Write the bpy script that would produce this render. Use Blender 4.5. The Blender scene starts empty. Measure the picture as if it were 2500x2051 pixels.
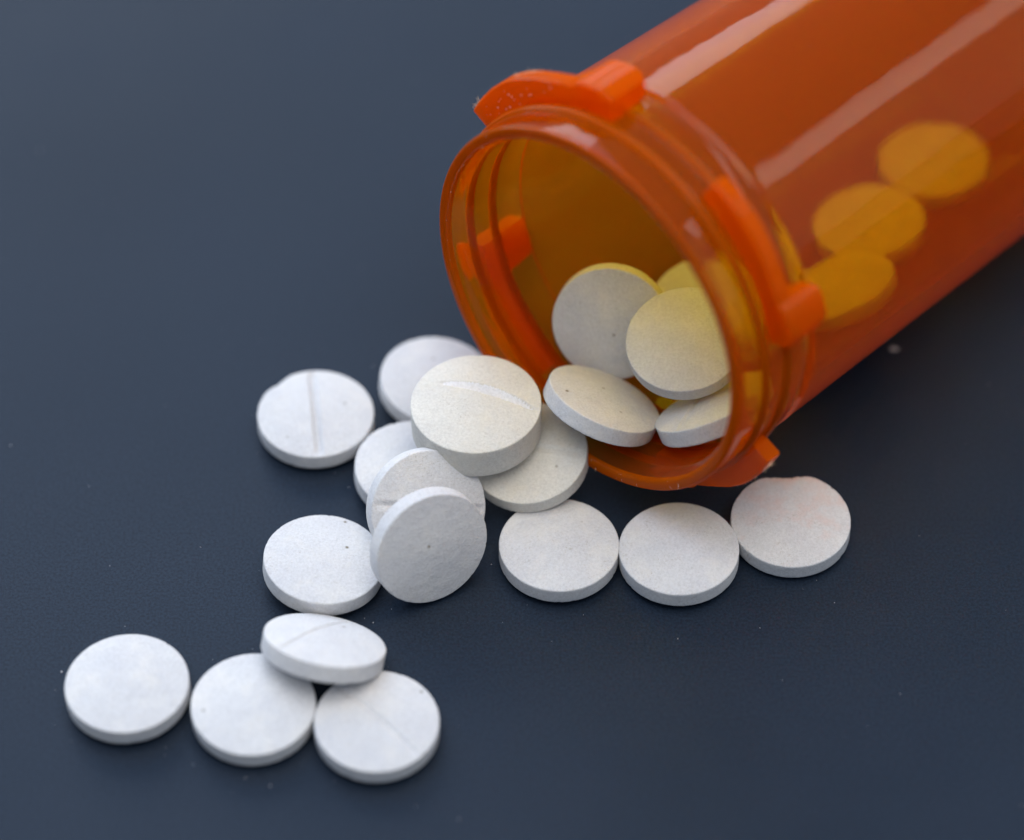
import bpy, bmesh, math, random
from mathutils import Vector, Matrix, noise

R = math.radians
MM = 0.001                                   # everything below is measured in millimetres
Y0 = 190.0                                   # table position moved to the origin
sc = bpy.context.scene
col = sc.collection

# ------------------------------------------------------------------ camera
cam_d = bpy.data.cameras.new('camera')
cam = bpy.data.objects.new('camera', cam_d)
col.objects.link(cam)
cam.location = (0, (0 - Y0) * MM, 226.04 * MM)
cam.rotation_euler = (R(90 - 48.82), 0, 0)
cam_d.sensor_width = 36
cam_d.lens = 122.4
cam_d.clip_start = 0.01
cam_d.clip_end = 50
cam_d.dof.use_dof = True
cam_d.dof.focus_distance = 0.2875
cam_d.dof.aperture_fstop = 10.5
sc.camera = cam

# ------------------------------------------------------------------ light: a dim room, one opening ahead-right, one at the left
w = bpy.data.worlds.new('World')
sc.world = w
w.use_nodes = True
w.node_tree.nodes['Background'].inputs[0].default_value = (0.46, 0.68, 1.0, 1)
w.node_tree.nodes['Background'].inputs[1].default_value = 0.27

def window(name, az, dist, width, z0, z1, radiance, color):
    l = bpy.data.lights.new(name, 'AREA')
    l.shape = 'RECTANGLE'
    l.size = width
    l.size_y = z1 - z0
    l.energy = radiance * width * (z1 - z0) * math.pi
    l.color = color
    o = bpy.data.objects.new(name, l)
    col.objects.link(o)
    a = R(az)
    o.location = (math.sin(a) * dist, math.cos(a) * dist, (z0 + z1) / 2)
    o.rotation_euler = (R(90), 0, R(180) - a + R(0))
    d = Vector((-math.sin(a), -math.cos(a), 0))
    o.rotation_euler = d.to_track_quat('-Z', 'Z').to_euler()
    return o

window('window_light_back', -30, 1.55, 2.2, 0.06, 1.05, 3.6, (0.90, 0.95, 1.0))
window('window_light_right', 56, 1.45, 0.30, 0.30, 1.62, 2.8, (1.0, 0.985, 0.97))
window('window_light_far_right', 88, 1.45, 1.15, 0.30, 1.35, 0.32, (1.0, 0.97, 0.94))
blue = window('blue_sky_light', -34, 1.05, 1.9, 0.55, 1.95, 1.3, (0.30, 0.55, 1.0))
blue.rotation_euler = (-blue.location).to_track_quat('-Z', 'Y').to_euler()
fill_l = window('overhead_fill_light', 160, 0.20, 1.6, 0.75, 2.25, 2.95, (1.0, 0.975, 0.94))  # added overhead fill to brighten the pills, no such source seen
fill_l.rotation_euler = (-fill_l.location).to_track_quat('-Z', 'Y').to_euler()

sc.view_settings.view_transform = 'Standard'
sc.view_settings.look = 'None'
sc.view_settings.exposure = 0.25
sc.view_settings.gamma = 1.0
sc.render.engine = 'CYCLES'
cy = sc.cycles
cy.use_denoising = True
cy.max_bounces = 24
cy.transmission_bounces = 20
cy.glossy_bounces = 8
cy.diffuse_bounces = 6
cy.volume_bounces = 3
cy.transparent_max_bounces = 32
cy.caustics_refractive = True
cy.caustics_reflective = True
cy.blur_glossy = 1.0
cy.sample_clamp_indirect = 8

# ------------------------------------------------------------------ helpers
def tag(o, label=None, cat=None, group=None, kind=None):
    if label: o['label'] = label
    if cat: o['category'] = cat
    if group: o['group'] = group
    if kind: o['kind'] = kind
    return o

def link_mesh(name, bm, mat, parent=None, smooth=True):
    me = bpy.data.meshes.new(name)
    bm.normal_update()
    bm.to_mesh(me)
    bm.free()
    if smooth:
        me.polygons.foreach_set('use_smooth', [True] * len(me.polygons))
    me.materials.append(mat)
    o = bpy.data.objects.new(name, me)
    col.objects.link(o)
    o.parent = parent
    return o

class NT:
    def __init__(self, name):
        self.m = bpy.data.materials.new(name)
        self.m.use_nodes = True
        self.t = self.m.node_tree
        self.t.nodes.clear()
    def n(self, typ, **kw):
        nd = self.t.nodes.new(typ)
        for k, v in kw.items():
            if k in nd.inputs: nd.inputs[k].default_value = v
            else: setattr(nd, k, v)
        return nd
    def l(self, a, b): self.t.links.new(a, b)

def ramp(nt, src, stops):
    r = nt.n('ShaderNodeValToRGB')
    el = r.color_ramp.elements
    while len(el) < len(stops): el.new(0.5)
    for e, (p, c) in zip(el, stops):
        e.position = p
        e.color = (*c, 1) if len(c) == 3 else c
    nt.l(src, r.inputs[0])
    return r

def mix(nt, fac, a, b, blend='MIX'):
    m = nt.n('ShaderNodeMix', data_type='RGBA', blend_type=blend)
    for i, v in ((0, fac), (6, a), (7, b)):
        if hasattr(v, 'links'): nt.l(v, m.inputs[i])
        else: m.inputs[i].default_value = v
    return m.outputs[2]

# ------------------------------------------------------------------ materials
def chalk(name, stain, speck, stain_col, tint=(1, 1, 1), edge=0.0):
    nt = NT(name)
    tc = nt.n('ShaderNodeTexCoord')
    oi = nt.n('ShaderNodeObjectInfo')
    off = nt.n('ShaderNodeVectorMath', operation='SCALE')
    comb = nt.n('ShaderNodeCombineXYZ')
    for i in range(3): nt.l(oi.outputs['Random'], comb.inputs[i])
    nt.l(comb.outputs[0], off.inputs[0]); off.inputs['Scale'].default_value = 0.9
    add = nt.n('ShaderNodeVectorMath', operation='ADD')
    nt.l(tc.outputs['Object'], add.inputs[0]); nt.l(off.outputs[0], add.inputs[1])
    V = add.outputs[0]
    def nz(scale, det, rough=0.6):
        t = nt.n('ShaderNodeTexNoise', Scale=scale, Detail=det, Roughness=rough)
        nt.l(V, t.inputs['Vector']); return t.outputs[0]
    base = ramp(nt, nz(350, 4), [(0.3, (0.575, 0.565, 0.572)), (0.7, (0.635, 0.622, 0.615))]).outputs[0]
    base = mix(nt, 1.0, base, (*tint, 1), 'MULTIPLY')
    gr = ramp(nt, nz(4500, 3, 0.75), [(0.33, (0.90, 0.89, 0.88)), (0.62, (1.05, 1.05, 1.05))]).outputs[0]
    base = mix(nt, 1.0, base, gr, 'MULTIPLY')
    sx = nt.n('ShaderNodeSeparateXYZ'); nt.l(tc.outputs['Object'], sx.inputs[0])
    ma = nt.n('ShaderNodeMath', operation='MULTIPLY_ADD'); nt.l(sx.outputs[1], ma.inputs[0]); ma.inputs[1].default_value = edge
    nt.l(nz(260, 5, 0.65), ma.inputs[2])
    st = ramp(nt, ma.outputs[0], [(0.50, (0, 0, 0)), (0.78, (stain,) * 3)]).outputs[0]
    c = mix(nt, st, base, (*stain_col, 1))
    # fine grey-brown pits gathered in patches
    fine = ramp(nt, nz(5200, 3, 0.7), [(0.56, (0, 0, 0)), (0.68, (1, 1, 1))]).outputs[0]
    patch = ramp(nt, nz(420, 2), [(0.48, (0, 0, 0)), (0.72, (speck,) * 3)]).outputs[0]
    f = mix(nt, 1.0, fine, patch, 'MULTIPLY')
    c = mix(nt, f, c, (0.36, 0.31, 0.24, 1))
    vo = nt.n('ShaderNodeTexVoronoi', Scale=620)
    nt.l(V, vo.inputs['Vector'])
    dot = ramp(nt, vo.outputs['Distance'], [(0.04, (1, 1, 1)), (0.13, (0, 0, 0))]).outputs[0]
    vr = nt.n('ShaderNodeSeparateColor'); nt.l(vo.outputs['Color'], vr.inputs[0])
    pick = ramp(nt, vr.outputs[0], [(0.80, (0, 0, 0)), (0.84, (1, 1, 1))]).outputs[0]
    d = mix(nt, 1.0, dot, pick, 'MULTIPLY')
    c = mix(nt, d, c, (0.20, 0.17, 0.12, 1))
    b = nt.n('ShaderNodeBsdfPrincipled', Roughness=0.85)
    b.inputs['Specular IOR Level'].default_value = 0.25
    b.inputs['Subsurface Weight'].default_value = 0.12
    b.inputs['Subsurface Radius'].default_value = (0.6, 0.5, 0.4)
    b.inputs['Subsurface Scale'].default_value = 0.0008
    nt.l(c, b.inputs['Base Color'])
    bp = nt.n('ShaderNodeBump', Strength=1.0, Distance=0.00007)
    nt.l(nz(6500, 4, 0.7), bp.inputs['Height'])
    bp2 = nt.n('ShaderNodeBump', Strength=0.7, Distance=0.00010)
    nt.l(nz(1100, 3, 0.6), bp2.inputs['Height']); nt.l(bp.outputs[0], bp2.inputs['Normal'])
    nt.l(bp2.outputs[0], b.inputs['Normal'])
    o = nt.n('ShaderNodeOutputMaterial'); nt.l(b.outputs[0], o.inputs[0])
    return nt.m

M_clean = chalk('white_chalk_clean', 0.42, 0.45, (0.82, 0.76, 0.66))
M_speck = chalk('white_chalk_freckled', 0.45, 0.75, (0.80, 0.74, 0.64))
M_cream_bounce = chalk('cream_bounce_chalk_mottled', 0.6, 0.75, (0.70, 0.62, 0.48), (1.08, 1.05, 0.95))  # cream tint includes painted orange bounce light from the bottle
M_fresh = chalk('white_chalk_fresh', 0.0, 0.1, (0.8, 0.8, 0.8), (1.31, 1.31, 1.31))
M_stain = chalk('white_chalk_stained', 1.0, 0.8, (0.66, 0.48, 0.43), edge=45.0)

def plastic(name, haze, hue, rough, ior, green, milk):
    nt = NT(name)
    tc = nt.n('ShaderNodeTexCoord')
    mp = nt.n('ShaderNodeMapping'); mp.inputs['Scale'].default_value = (1100, 1100, 14)
    nt.l(tc.outputs['Object'], mp.inputs[0])
    t = nt.n('ShaderNodeTexNoise', Scale=1.0, Detail=3, Roughness=0.6); nt.l(mp.outputs[0], t.inputs['Vector'])
    t2 = nt.n('ShaderNodeTexNoise', Scale=160, Detail=2); nt.l(tc.outputs['Object'], t2.inputs['Vector'])
    b1 = nt.n('ShaderNodeBump', Strength=0.55, Distance=0.00002); nt.l(t.outputs[0], b1.inputs['Height'])
    b2 = nt.n('ShaderNodeBump', Strength=0.5, Distance=0.00010); nt.l(t2.outputs[0], b2.inputs['Height']); nt.l(b1.outputs[0], b2.inputs['Normal'])
    m0 = nt.n('ShaderNodeBsdfGlass', Roughness=rough, IOR=ior)
    nt.l(b2.outputs[0], m0.inputs['Normal'])
    tr = nt.n('ShaderNodeBsdfTranslucent'); tr.inputs[0].default_value = (*hue, 1)
    df = nt.n('ShaderNodeBsdfDiffuse'); df.inputs[0].default_value = (*hue, 1)
    s = nt.n('ShaderNodeMixShader'); s.inputs[0].default_value = 0.4
    nt.l(tr.outputs[0], s.inputs[1]); nt.l(df.outputs[0], s.inputs[2])
    m = nt.n('ShaderNodeMixShader'); m.inputs[0].default_value = haze
    nt.l(m0.outputs[0], m.inputs[1]); nt.l(s.outputs[0], m.inputs[2])
    va = nt.n('ShaderNodeVolumeAbsorption', Density=2600)
    va.inputs['Color'].default_value = (0.998, green, 0.0, 1)
    vs = nt.n('ShaderNodeVolumeScatter', Density=milk, Anisotropy=0.5)
    vs.inputs['Color'].default_value = (1.0, 0.40, 0.0, 1)
    v = nt.n('ShaderNodeAddShader'); nt.l(va.outputs[0], v.inputs[0]); nt.l(vs.outputs[0], v.inputs[1])
    o = nt.n('ShaderNodeOutputMaterial'); nt.l(m.outputs[0], o.inputs[0]); nt.l(v.outputs[0], o.inputs['Volume'])
    return nt.m
M_plastic = plastic('amber_plastic', 0.13, (1.0, 0.145, 0.0), 0.05, 1.29, 0.895, 200)
M_rough_glow = plastic('amber_plastic_moulded_glow', 0.60, (1.0, 0.21, 0.0), 0.10, 1.25, 0.80, 300)  # extra haze and orange imitate light piped through the thick plastic

def slate():
    nt = NT('dark_slate')
    tc = nt.n('ShaderNodeTexCoord')
    def nz(scale, det, rough=0.6):
        t = nt.n('ShaderNodeTexNoise', Scale=scale, Detail=det, Roughness=rough)
        nt.l(tc.outputs['Object'], t.inputs['Vector']); return t.outputs[0]
    c1 = ramp(nt, nz(45, 5), [(0.3, (0.0070, 0.0132, 0.0245)), (0.7, (0.0102, 0.0178, 0.0320))]).outputs[0]
    g = ramp(nt, nz(4200, 3, 0.75), [(0.36, (0.62, 0.62, 0.65)), (0.64, (1.42, 1.42, 1.38))]).outputs[0]
    c = mix(nt, 1.0, c1, g, 'MULTIPLY')
    sp = ramp(nt, nz(3300, 2, 0.8), [(0.735, (0, 0, 0)), (0.78, (0.5, 0.5, 0.5))]).outputs[0]
    c = mix(nt, sp, c, (0.10, 0.115, 0.14, 1))
    b = nt.n('ShaderNodeBsdfPrincipled')
    nt.l(c, b.inputs['Base Color'])
    b.inputs['Specular IOR Level'].default_value = 0.19
    rr = ramp(nt, nz(90, 4), [(0.3, (0.44,) * 3), (0.7, (0.52,) * 3)]).outputs[0]
    nt.l(rr, b.inputs['Roughness'])
    bp = nt.n('ShaderNodeBump', Strength=0.5, Distance=0.00003)
    nt.l(nz(3800, 4, 0.7), bp.inputs['Height'])
    nt.l(bp.outputs[0], b.inputs['Normal'])
    o = nt.n('ShaderNodeOutputMaterial'); nt.l(b.outputs[0], o.inputs[0])
    return nt.m
M_slate = slate()

def simple(name, colr, rough=0.8):
    nt = NT(name)
    tc = nt.n('ShaderNodeTexCoord')
    t = nt.n('ShaderNodeTexNoise', Scale=2500, Detail=2); nt.l(tc.outputs['Object'], t.inputs['Vector'])
    c = ramp(nt, t.outputs[0], [(0.3, [x * 0.8 for x in colr]), (0.7, colr)]).outputs[0]
    b = nt.n('ShaderNodeBsdfPrincipled', Roughness=rough); nt.l(c, b.inputs['Base Color'])
    o = nt.n('ShaderNodeOutputMaterial'); nt.l(b.outputs[0], o.inputs[0])
    return nt.m
M_lint = simple('pale_lint', (0.75, 0.70, 0.70))
M_burr = simple('plastic_shavings', (0.85, 0.60, 0.38))

# ------------------------------------------------------------------ tabletop
bm = bmesh.new()
bmesh.ops.create_cube(bm, size=1)
bmesh.ops.scale(bm, vec=(1.6, 1.2, 0.03), verts=bm.verts)
bmesh.ops.bevel(bm, geom=bm.edges[:], offset=0.003, segments=2, affect='EDGES')
top = link_mesh('tabletop', bm, M_slate, smooth=False)
top.location = (0, 0.15, -0.015)
tag(top, kind='structure')

# ------------------------------------------------------------------ pills
def basis(n, xd):
    z = Vector(n).normalized()
    x = Vector(xd); x = (x - z * x.dot(z)).normalized()
    return Matrix((x, z.cross(x), z)).transposed()

def pill_mesh(D, T, dome, seed, groove=None, chips=(), cone=1.7):
    """A biconvex tablet: band of thickness T, a dome on each face, worn edge; groove = (half width, depth, offset, skew)."""
    bm = bmesh.new()
    NA, NR = 176, 46
    Rr, bev = D / 2, 0.13
    prof = []
    for i in range(1, NR + 1):
        r = (Rr - bev) * i / NR
        prof.append((r, T / 2 + dome * (1 - (r / Rr) ** cone), 1 if i > 2 else 0, 1))
    edge_z = T / 2 + dome * (1 - ((Rr - bev) / Rr) ** cone)
    side = []
    for k in range(1, 5):
        a = k / 4 * math.pi / 2
        side.append((Rr - bev + bev * math.sin(a), edge_z - bev * (1 - math.cos(a)), 0.5, 0))
    zt = edge_z - bev
    mids = [(Rr, zt * (1 - 2 * k / 7), 0.5, 0) for k in range(1, 7)]
    full = prof + side + mids + [(r, -z, 0.5, 0) for r, z, _, _ in reversed(side)] + [(r, -z, 0, -1) for r, z, _, _ in reversed(prof)]
    rings = []
    so = Vector((seed * 7.31, seed * 3.17, seed * 1.93))
    def shape(r, a, z, face):
        x, y = r * math.cos(a), r * math.sin(a)
        # worn edge: little nicks all round
        e = max(0.0, 1 - (Rr - r) / 0.55)
        if e > 0:
            q = Vector((math.cos(a) * 9, math.sin(a) * 9, z * 1.3)) + so
            nn = noise.noise(q) * 0.6 + noise.noise(q * 3.1) * 0.4
            corner = min(1.0, abs(z) / (T / 2 + 0.05)) ** 4
            dr = -0.035 * abs(nn) - 0.15 * corner * max(0, nn - 0.22)
            x += math.cos(a) * dr * e; y += math.sin(a) * dr * e
            z -= math.copysign(0.20 * corner * max(0, nn - 0.22) * e, z)
        for (ca, half, dp) in chips:
            da = (a - R(ca) + math.pi) % (2 * math.pi) - math.pi
            if abs(da) < R(half):
                k = (0.5 + 0.5 * math.cos(da / R(half) * math.pi))
                f = max(0.0, 1 - (Rr - r) / 1.2) ** 1.5 * k * (1 + 0.7 * noise.noise(Vector((x * 3, y * 3, z * 3)) + so))
                x -= math.cos(a) * dp * f; y -= math.sin(a) * dp * f
                if z > 0: z -= dp * 0.7 * f
        if face == 1 and groove:
            hw, dp, off, skew = groove[:4]
            d = (y - off) + 0.05 * noise.noise(Vector((x * 2.5, 0, 0)) + so)
            taper = 1.0 if len(groove) < 5 else max(0.18, 1 - ((x - 0.6) / 4.6) ** 2)
            wv = hw * (1 if d < 0 else skew * taper)
            if abs(d) < wv and abs(x) < Rr * 1.1:
                end = max(0.0, 1 - (abs(x) / (Rr * 0.97)) ** 12)
                if len(groove) > 4: end *= min(1.0, max(0.0, (x + 3.8) / 3.6))
                z -= dp * (1 - abs(d) / wv) * end
            elif abs(d) < wv + 0.3:
                z += 0.03 * (1 - (abs(d) - wv) / 0.3)
        if face:
            z += 0.012 * noise.noise(Vector((x * 1.5, y * 1.5, face * 5)) + so)
        return (x * MM, y * MM, z * MM)
    for (r, z, _, face) in full:
        ring = []
        for j in range(NA):
            a = 2 * math.pi * j / NA
            ring.append(bm.verts.new(shape(r, a, z, face)))
        rings.append(ring)
    ct = bm.verts.new(shape(0.0, 0, T / 2 + dome, 1)); cb = bm.verts.new(shape(0.0, 0, -(T / 2 + dome), -1))
    for j in range(NA):
        k = (j + 1) % NA
        bm.faces.new((ct, rings[0][j], rings[0][k]))
        bm.faces.new((cb, rings[-1][k], rings[-1][j]))
        for i in range(len(rings) - 1):
            bm.faces.new((rings[i][j], rings[i + 1][j], rings[i + 1][k], rings[i][k]))
    return bm

TABLE = 'white pills spilled on the dark table'
INSIDE = 'white pills inside the orange bottle'
G = (0.42, 0.20, 0.0, 1.0)
pills = [
 # centre, normal, x direction, D, T, dome, groove, chips, material, group, label
 ((3.90,182.2,1.36),(0.001,0.009,1),(.9,.4,0),10,1.47,.6,None,((70,16,.13),),M_speck,TABLE,'freckled flat white pill, left end of the row of three below the bottle mouth'),
 ((13.83,181.8,1.36),(-.018,.012,1),(.2,1,0),10,1.47,.6,None,(),M_speck,TABLE,'middle flat white pill of the row of three below the bottle mouth'),
 ((23.25,184.9,1.36),(-.008,-.029,1),(1,0,0),10,1.47,.6,None,((92,30,.40),),M_stain,TABLE,'pinkish brown stained white pill with a dented far edge, rightmost on the table'),
 ((-30.87,167.91,1.36),(-.012,.011,1),(.5,1,0),10,1.47,.6,None,(),M_clean,TABLE,'plain flat white pill lying nearest the lower left corner, leftmost of all'),
 ((-20.65,165.84,1.36),(.006,-.021,1),(1,.3,0),10,1.47,.6,None,(),M_clean,TABLE,'plain flat white pill between the leftmost pill and the scored front pill'),
 ((-10.76,164.15,1.36),(.011,-.002,1),(.696,-.718,0),10,1.47,.6,(.34,.20,.07,1),(),M_clean,TABLE,'flat white pill with a faint diagonal score line, right of the front group'),
 ((-16.82,196.66,1.36),(.008,.006,1),(.111,-.994,0),10,1.47,.6,(.42,.45,0,1),((218,20,.18),),M_clean,TABLE,'chipped flat white pill with a score line towards the viewer, left of the pile'),
 ((-6.472,200.348,1.556),(.126,-.005,.992),(1,0,0),10,1.5,.6,None,(),M_clean,TABLE,'smooth white pill at the back of the pile, by the left bottle rim'),
 ((-8.34,190.501,1.553),(.083,-.031,.996),(.4,1,0),10,1.5,.6,None,(),M_clean,TABLE,'white pill with one brown speck, half under the left side of the thick pill'),
 ((1.46,190.25,3.80),(-.129,-.15,.98),(.979,-.177,.101),10,1.5,.6,(.5,.15,.3,.6),(),M_cream_bounce,TABLE,'shaded scored pill under the right side of the thick pill, touching the bottle rim'),
 ((-15.582,180.464,1.553),(.093,.065,.994),(1,.1,0),10,1.5,.6,None,(),M_speck,TABLE,'flat white pill with small dark pits, left of the pair of leaning pills'),
 ((-2.98,191.7,7.5),(-.019,0,1),(.939,-.343,.017),10.93,3.0,.75,(.14,.75,.83,6.5,1),(),M_cream_bounce,TABLE,'thick large white pill with a deep score line, lying on top of the pile'),
 ((-7.13,184.5,4.05),(.344,-.727,.594),(.934,.199,-.298),10,1.5,.6,(.42,.24,.25,1),(),M_speck,TABLE,'scored white pill leaning steeply on the pile, behind another leaning pill'),
 ((-6.834,179.813,4.96),(.452,-.836,.311),(.8,.2,0),10,1.5,.6,None,(),M_clean,TABLE,'blank white pill standing almost upright in front of the pile, facing the viewer'),
 ((-15.162,170.597,3.156),(.188,.474,.86),(.545,.678,-.493),10,1.5,.6,(.34,.18,.9,1),(),M_clean,TABLE,'tilted white pill resting on top of the two right front pills'),
 ((7.492,192.71,7.57),(.37,.333,.867),(1,0,0),10,1.5,.6,None,(),M_clean,INSIDE,'tilted cream lit pill at the left of the bottle mouth, bluish white edge showing'),
 ((16.775,190.952,8.884),(-.389,.476,.789),(-.431,-.851,.3),10,1.5,.6,(.30,.24,-.9,1),(),M_speck,INSIDE,'scored white pill tilted at the lower right of the bottle mouth, partly behind the rim'),
 ((8.443,200.334,9.707),(-.17,-.876,.451),(1,0,0),10,1.5,.6,None,(),M_clean,INSIDE,'pill standing on edge deeper in the bottle, leftmost of the upright ones, yellow on top'),
 ((14.474,195.428,12.32),(-.164,-.217,.962),(1,0,0),10,1.5,.6,None,(),M_clean,INSIDE,'big round faced pill in the bottle mouth, right of the yellow topped one'),
 ((28.336,206.569,6.218),(-.361,.259,.893),(1,0,0),10,1.5,.6,None,(),M_clean,INSIDE,'blurred orange pill seen through the bottle wall, nearest the small lug'),
 ((31.527,216.065,4.505),(-.131,.073,.989),(1,0,0),10,1.5,.6,None,(),M_clean,INSIDE,'blurred orange pill seen through the bottle wall, middle of three'),
 ((37.992,224.678,3.832),(-.039,.029,.999),(1,0,0),10,1.5,.6,None,(),M_clean,INSIDE,'blurred orange pill seen through the bottle wall, deepest of three'),
 ((16.60,203.7,6.75),(-.15,-.501,.852),(1,0,0),10,1.5,.6,None,(),M_clean,INSIDE,'yellow sliver of pill behind the big round faced one, inside the bottle mouth'),
]
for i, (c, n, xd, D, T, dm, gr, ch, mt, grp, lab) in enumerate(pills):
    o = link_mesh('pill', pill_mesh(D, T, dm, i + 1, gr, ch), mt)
    if gr and len(gr) > 4:                                    # the deep score shows clean, unstained chalk
        o.data.materials.append(M_fresh)
        for f in o.data.polygons:
            d = f.center.y / MM - gr[2]
            x = f.center.x / MM
            if f.normal.z > 0.3 and 0.0 < d < gr[0] * gr[3] * max(0.18, 1 - ((x - 0.6) / 4.6) ** 2) - 0.05 and -3.2 < x < 4.7 and f.center.z > 0:
                f.material_index = 1
    m = basis(n, xd).to_4x4()
    m.translation = Vector((c[0], c[1] - Y0, c[2])) * MM
    o.matrix_world = m
    tag(o, lab, 'pill', grp)

# ------------------------------------------------------------------ the bottle (local z runs from the mouth to the bottom, x is up)
az, ti = R(44.32), R(-4.4)
A = Vector((math.sin(az) * math.cos(ti), math.cos(az) * math.cos(ti), math.sin(ti)))
B = A.cross(Vector((0, 0, 1))).normalized()
N = B.cross(A)
bottle = bpy.data.objects.new('pill_bottle', None)
bottle.empty_display_size = 0.01
col.objects.link(bottle)
mb = Matrix((N, B, A)).transposed().to_4x4()
mb.translation = Vector((5.79, 191.61 - Y0, 20.13)) * MM
bottle.matrix_world = mb
tag(bottle, 'open orange translucent pill bottle lying on its side with pills spilling out', 'bottle')

tp = math.tan(R(0.87))
def ro(s): return 16.66 - s * tp
def lathe(prof, seg=256):
    bm = bmesh.new()
    rings = [[bm.verts.new((r * math.cos(2 * math.pi * j / seg) * MM, r * math.sin(2 * math.pi * j / seg) * MM, s * MM)) for j in range(seg)] if r > 0 else [bm.verts.new((0, 0, s * MM))] for s, r in prof]
    for a, b in zip(rings, rings[1:]):
        for j in range(seg):
            k = (j + 1) % seg
            if len(a) == 1 and len(b) == 1: continue
            if len(a) == 1: bm.faces.new((a[0], b[k], b[j]))
            elif len(b) == 1: bm.faces.new((a[j], a[k], b[0]))
            else: bm.faces.new((a[j], a[k], b[k], b[j]))
    bmesh.ops.remove_doubles(bm, verts=bm.verts, dist=1e-7)
    bmesh.ops.recalc_face_normals(bm, faces=bm.faces)
    f = max(bm.faces, key=lambda f: f.calc_center_median().xy.length)
    if f.normal.xy.dot(f.calc_center_median().xy) < 0:
        bmesh.ops.reverse_faces(bm, faces=bm.faces)
    return bm

def bead(s0, hw, h):
    return [(s0 + hw * math.sin(t), ro(s0) + h * max(0, math.cos(t))) for t in [R(x) for x in range(-90, 91, 18)]]
outer = []
for t in range(0, 91, 15):                                   # rounded lip, outer corner
    a = R(t); outer.append((0.3 - 0.3 * math.cos(a), 16.34 + 0.3 * math.sin(a)))
outer += [(1.2, ro(1.2)), (2.2, ro(2.2)), (2.75, ro(2.75))]
outer += bead(3.2, 0.42, 0.42)
outer += [(3.8, ro(3.8)), (4.6, ro(4.6)), (5.2, ro(5.2))]
outer += bead(5.8, 0.42, 0.40)
outer += [(6.4, ro(6.4)), (7.4, ro(7.4)), (8.45, ro(8.45)), (8.5, ro(8.5) - 0.05), (8.66, ro(8.6) - 0.28), (8.9, ro(8.8) - 0.28), (9.05, ro(9) + 0.06), (9.3, ro(9.2) + 0.10)]
outer += [(s, ro(s) + 0.08) for s in range(10, 57, 2)]
outer += [(57.0, ro(57) - 0.0), (57.6, ro(57) - 0.25), (57.9, ro(57) - 0.8), (58.0, ro(57) - 1.6), (58.0, 8.0), (58.0, 0.0)]
def ri(s): return 15.25 - s * tp
inner = [(56.5, 0.0), (56.5, 8.0), (56.5, ri(56) - 1.6), (56.3, ri(56) - 0.7), (55.6, ri(55) - 0.1)]
inner += [(s, ri(s)) for s in range(54, 2, -2)]
inner += [(1.7, ri(1.5)), (1.25, ri(1) + 0.05), (0.95, 15.46), (0.5, 15.56), (0.12, 15.66), (0.02, 15.80), (0.0, 16.05)]
body = link_mesh('body', lathe(outer + inner + [outer[0]]), M_plastic, bottle)
body.data.materials.append(M_rough_glow)                          # hazier orange on lip and beads stands in for light piped through the wall
for f in body.data.polygons:
    z, r = f.center.z / MM, f.center.xy.length / MM
    if z < 0.7 or ((abs(z - 3.2) < 0.45 or abs(z - 5.8) < 0.45) and r > 16.5):
        f.material_index = 1

def locking_tab(p0, p1, lug0, lug1, seed, rmax=19.15, lug_end=8.4):
    """A curved wedge standing out from the neck, its far end carrying a lug that points along the bottle."""
    bm = bmesh.new()
    rnd = random.Random(seed)
    n = 44
    secs = []
    for i in range(n + 1):
        u = i / n
        a = p0 + (p1 - p0) * u
        inlug = lug0 <= a <= lug1
        s0, s1 = 4.05, 5.55
        r1 = rmax - 0.05 + 0.25 * math.sin(min(1, u / 0.6) * math.pi) - 0.9 * max(0, (u - 0.35)) ** 1.2
        if u > 0.86 and not inlug: r1 -= (u - 0.86) * 9
        if inlug:
            v = (a - lug0) / (lug1 - lug0)
            s1 = lug_end - 0.5 * (2 * v - 1) ** 4
            r1 = rmax + 0.05 - 0.55 * (2 * v - 1) ** 4
        r0 = ro(4.8) + 0.02
        r1 += 0.05 * noise.noise(Vector((a * 0.35, seed, 0)))
        rb = r0 if not inlug else r0
        c, s = math.cos(R(a)), math.sin(R(a))
        ch = 0.16
        pts = [(s0 + 0.0, r0), (s0 - 0.05, r1 - ch), (s0 + ch, r1), (s1 - ch, r1), (s1, r1 - ch), (s1, r0 + (0.42 if inlug else 0.0)), (5.3, r0)]
        secs.append([bm.verts.new((r * c * MM, r * s * MM, ss * MM)) for ss, r in pts])
    m = len(secs[0])
    for x, y in zip(secs, secs[1:]):
        for j in range(m):
            k = (j + 1) % m
            bm.faces.new((x[j], x[k], y[k], y[j]))
    bm.faces.new(secs[0]); bm.faces.new(list(reversed(secs[-1])))
    bmesh.ops.recalc_face_normals(bm, faces=bm.faces)
    o = link_mesh('locking_tab', bm, M_rough_glow, bottle, smooth=False)
    return o
locking_tab(296, 352, 338, 352, 1, 19.1)
locking_tab(26, 71, 59, 71, 2, 19.1)
locking_tab(112, 158, 145, 158, 3, 18.75)
locking_tab(206, 250, 238, 250, 4, 19.1, 9.6)

def inside_pill(x, y, pad):
    return any((x - c[0]) ** 2 + (y - c[1]) ** 2 < (D / 2 + pad) ** 2 for c, n, xd, D, *_ in pills if c[2] < 2.5)

def grain(bm, p, size, rnd, flat=0.6):
    m = Matrix.Translation(Vector(p) * MM) @ Matrix.Rotation(rnd.random() * 6.3, 4, Vector((rnd.random() - .5, rnd.random() - .5, 1)))
    vs = bmesh.ops.create_icosphere(bm, subdivisions=1, radius=size * MM)['verts']
    for v in vs:
        v.co = m @ (Vector((v.co.x * 1.2, v.co.y * 0.9, v.co.z * flat)) * rnd.uniform(0.6, 1.3))

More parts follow.
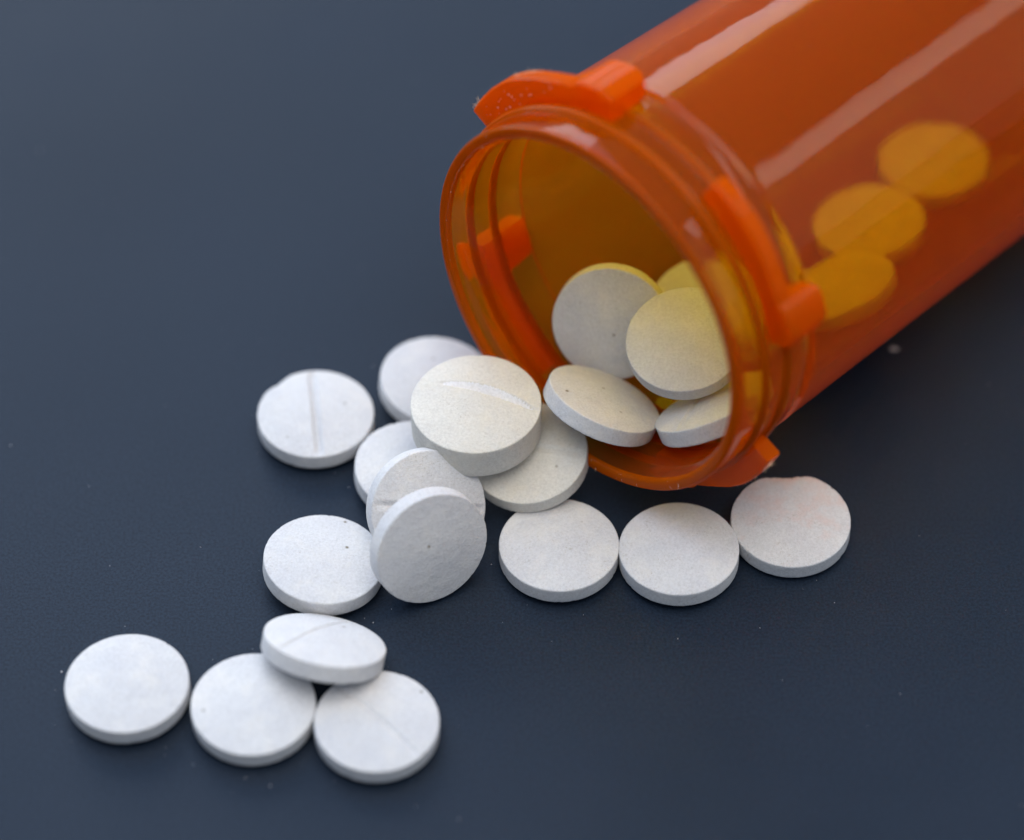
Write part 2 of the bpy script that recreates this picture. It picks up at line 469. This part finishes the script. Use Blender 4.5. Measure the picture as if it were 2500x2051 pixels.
def fibre(bm, p, d, ln, th, rnd):
    """A thin curled shaving, three-sided, starting at p and heading along d."""
    p = Vector(p); d = Vector(d).normalized()
    side = d.orthogonal().normalized(); up = d.cross(side)
    prev = None
    curl = Vector((rnd.uniform(-1, 1), rnd.uniform(-1, 1), rnd.uniform(-1, 1)))
    for i in range(7):
        r = th * (1 - i / 8)
        ring = [bm.verts.new((p + (side * math.cos(a) + up * math.sin(a)) * r) * MM) for a in (0, 2.1, 4.2)]
        if prev:
            for j in range(3): bm.faces.new((prev[j], prev[(j + 1) % 3], ring[(j + 1) % 3], ring[j]))
        prev = ring
        p = p + d * ln / 6; d = (d + curl * 0.28).normalized()

rnd = random.Random(11)
bm = bmesh.new()
cnt = 0
while cnt < 130:
    if rnd.random() < 0.6:
        c = rnd.choice([q for q in pills if q[0][2] < 2.5])[0]
        a, r = rnd.random() * 6.283, 5.1 + rnd.expovariate(0.55)
        x, y = c[0] + math.cos(a) * r, c[1] + math.sin(a) * r
    else:
        x, y = rnd.uniform(-48, 48), rnd.uniform(150, 250)
    if inside_pill(x, y, 0.1): continue
    sz = min(0.10, 0.018 + rnd.expovariate(70))
    grain(bm, (x, y - Y0, sz * 0.4), sz, rnd)
    cnt += 1
tag(link_mesh('pill_dust', bm, M_lint, smooth=False), 'fine white powder grains scattered on the dark table among the pills', 'dust', kind='stuff')

for (x, y, r0, lab) in ((29.9, 206.9, 0.55, 'small pale lint tuft on the table right of the bottle, the nearer one'), (33.6, 205.9, 0.4, 'small pale lint tuft on the table right of the bottle, the farther one')):
    bm = bmesh.new()
    for k in range(14):
        a = rnd.random() * 6.283
        fibre(bm, (x + math.cos(a) * r0 * 0.3, y - Y0 + math.sin(a) * r0 * 0.2, 0.06), (math.cos(a), 0.6 * math.sin(a), 0.15), r0 * rnd.uniform(.6, 1.3), 0.03, rnd)
    for k in range(6):
        grain(bm, (x + rnd.gauss(0, r0 * .3), y - Y0 + rnd.gauss(0, r0 * .2), 0.06), rnd.uniform(.05, .11), rnd)
    tag(link_mesh('lint_tuft', bm, M_lint, smooth=False), lab, 'lint', 'pale lint on the table')

# shavings left by the mould on lip and tabs (bottle coordinates: angle, radius, distance from the mouth)
bm = bmesh.new()
def bp(a, r, s): return (r * math.cos(R(a)), r * math.sin(R(a)), s)
def burr(a, r, s, n, ln, spread=2.0, th=0.022):
    for k in range(n):
        aa = a + rnd.gauss(0, spread)
        o = (math.cos(R(aa)) + rnd.uniform(-.5, .5), math.sin(R(aa)) + rnd.uniform(-.5, .5), rnd.uniform(-.8, .3))
        fibre(bm, bp(aa, r, s + rnd.uniform(-.1, .1)), o, ln * rnd.uniform(.4, 1.2), th, rnd)
burr(298, 19.1, 4.2, 10, .45, 1.2)
burr(322, 19.28, 4.6, 24, .4, 3.5)
burr(113, 18.8, 4.3, 16, .5, 1.5)
burr(120, 18.9, 4.3, 10, .3, 4)
burr(150, 16.1, 0.0, 8, .5, 10)
for k in range(90):                                           # crumbs along the lip's inner and outer edge
    a = rnd.choice((rnd.gauss(165, 22), rnd.gauss(300, 18), rnd.gauss(10, 14)))
    r = rnd.choice((15.8, 15.7, 16.3))
    grain(bm, bp(a, r + rnd.gauss(0, .05), 0.02 + (r < 16) * .05), rnd.uniform(.02, .055), rnd)
for k in range(26):
    a = rnd.gauss(316, 9); grain(bm, bp(a, rnd.uniform(17, 18.6), 4.0), rnd.uniform(.02, .08), rnd)
for k in range(60):                                           # dust on the outside of the body
    a, s_ = rnd.uniform(-30, 85), rnd.uniform(10, 50)
    grain(bm, bp(a, ro(s_) + 0.09, s_), rnd.uniform(.015, .04), rnd)
tag(link_mesh('plastic_shavings', bm, M_burr, bottle, smooth=False), kind='stuff')
bpy.context.view_layer.update()
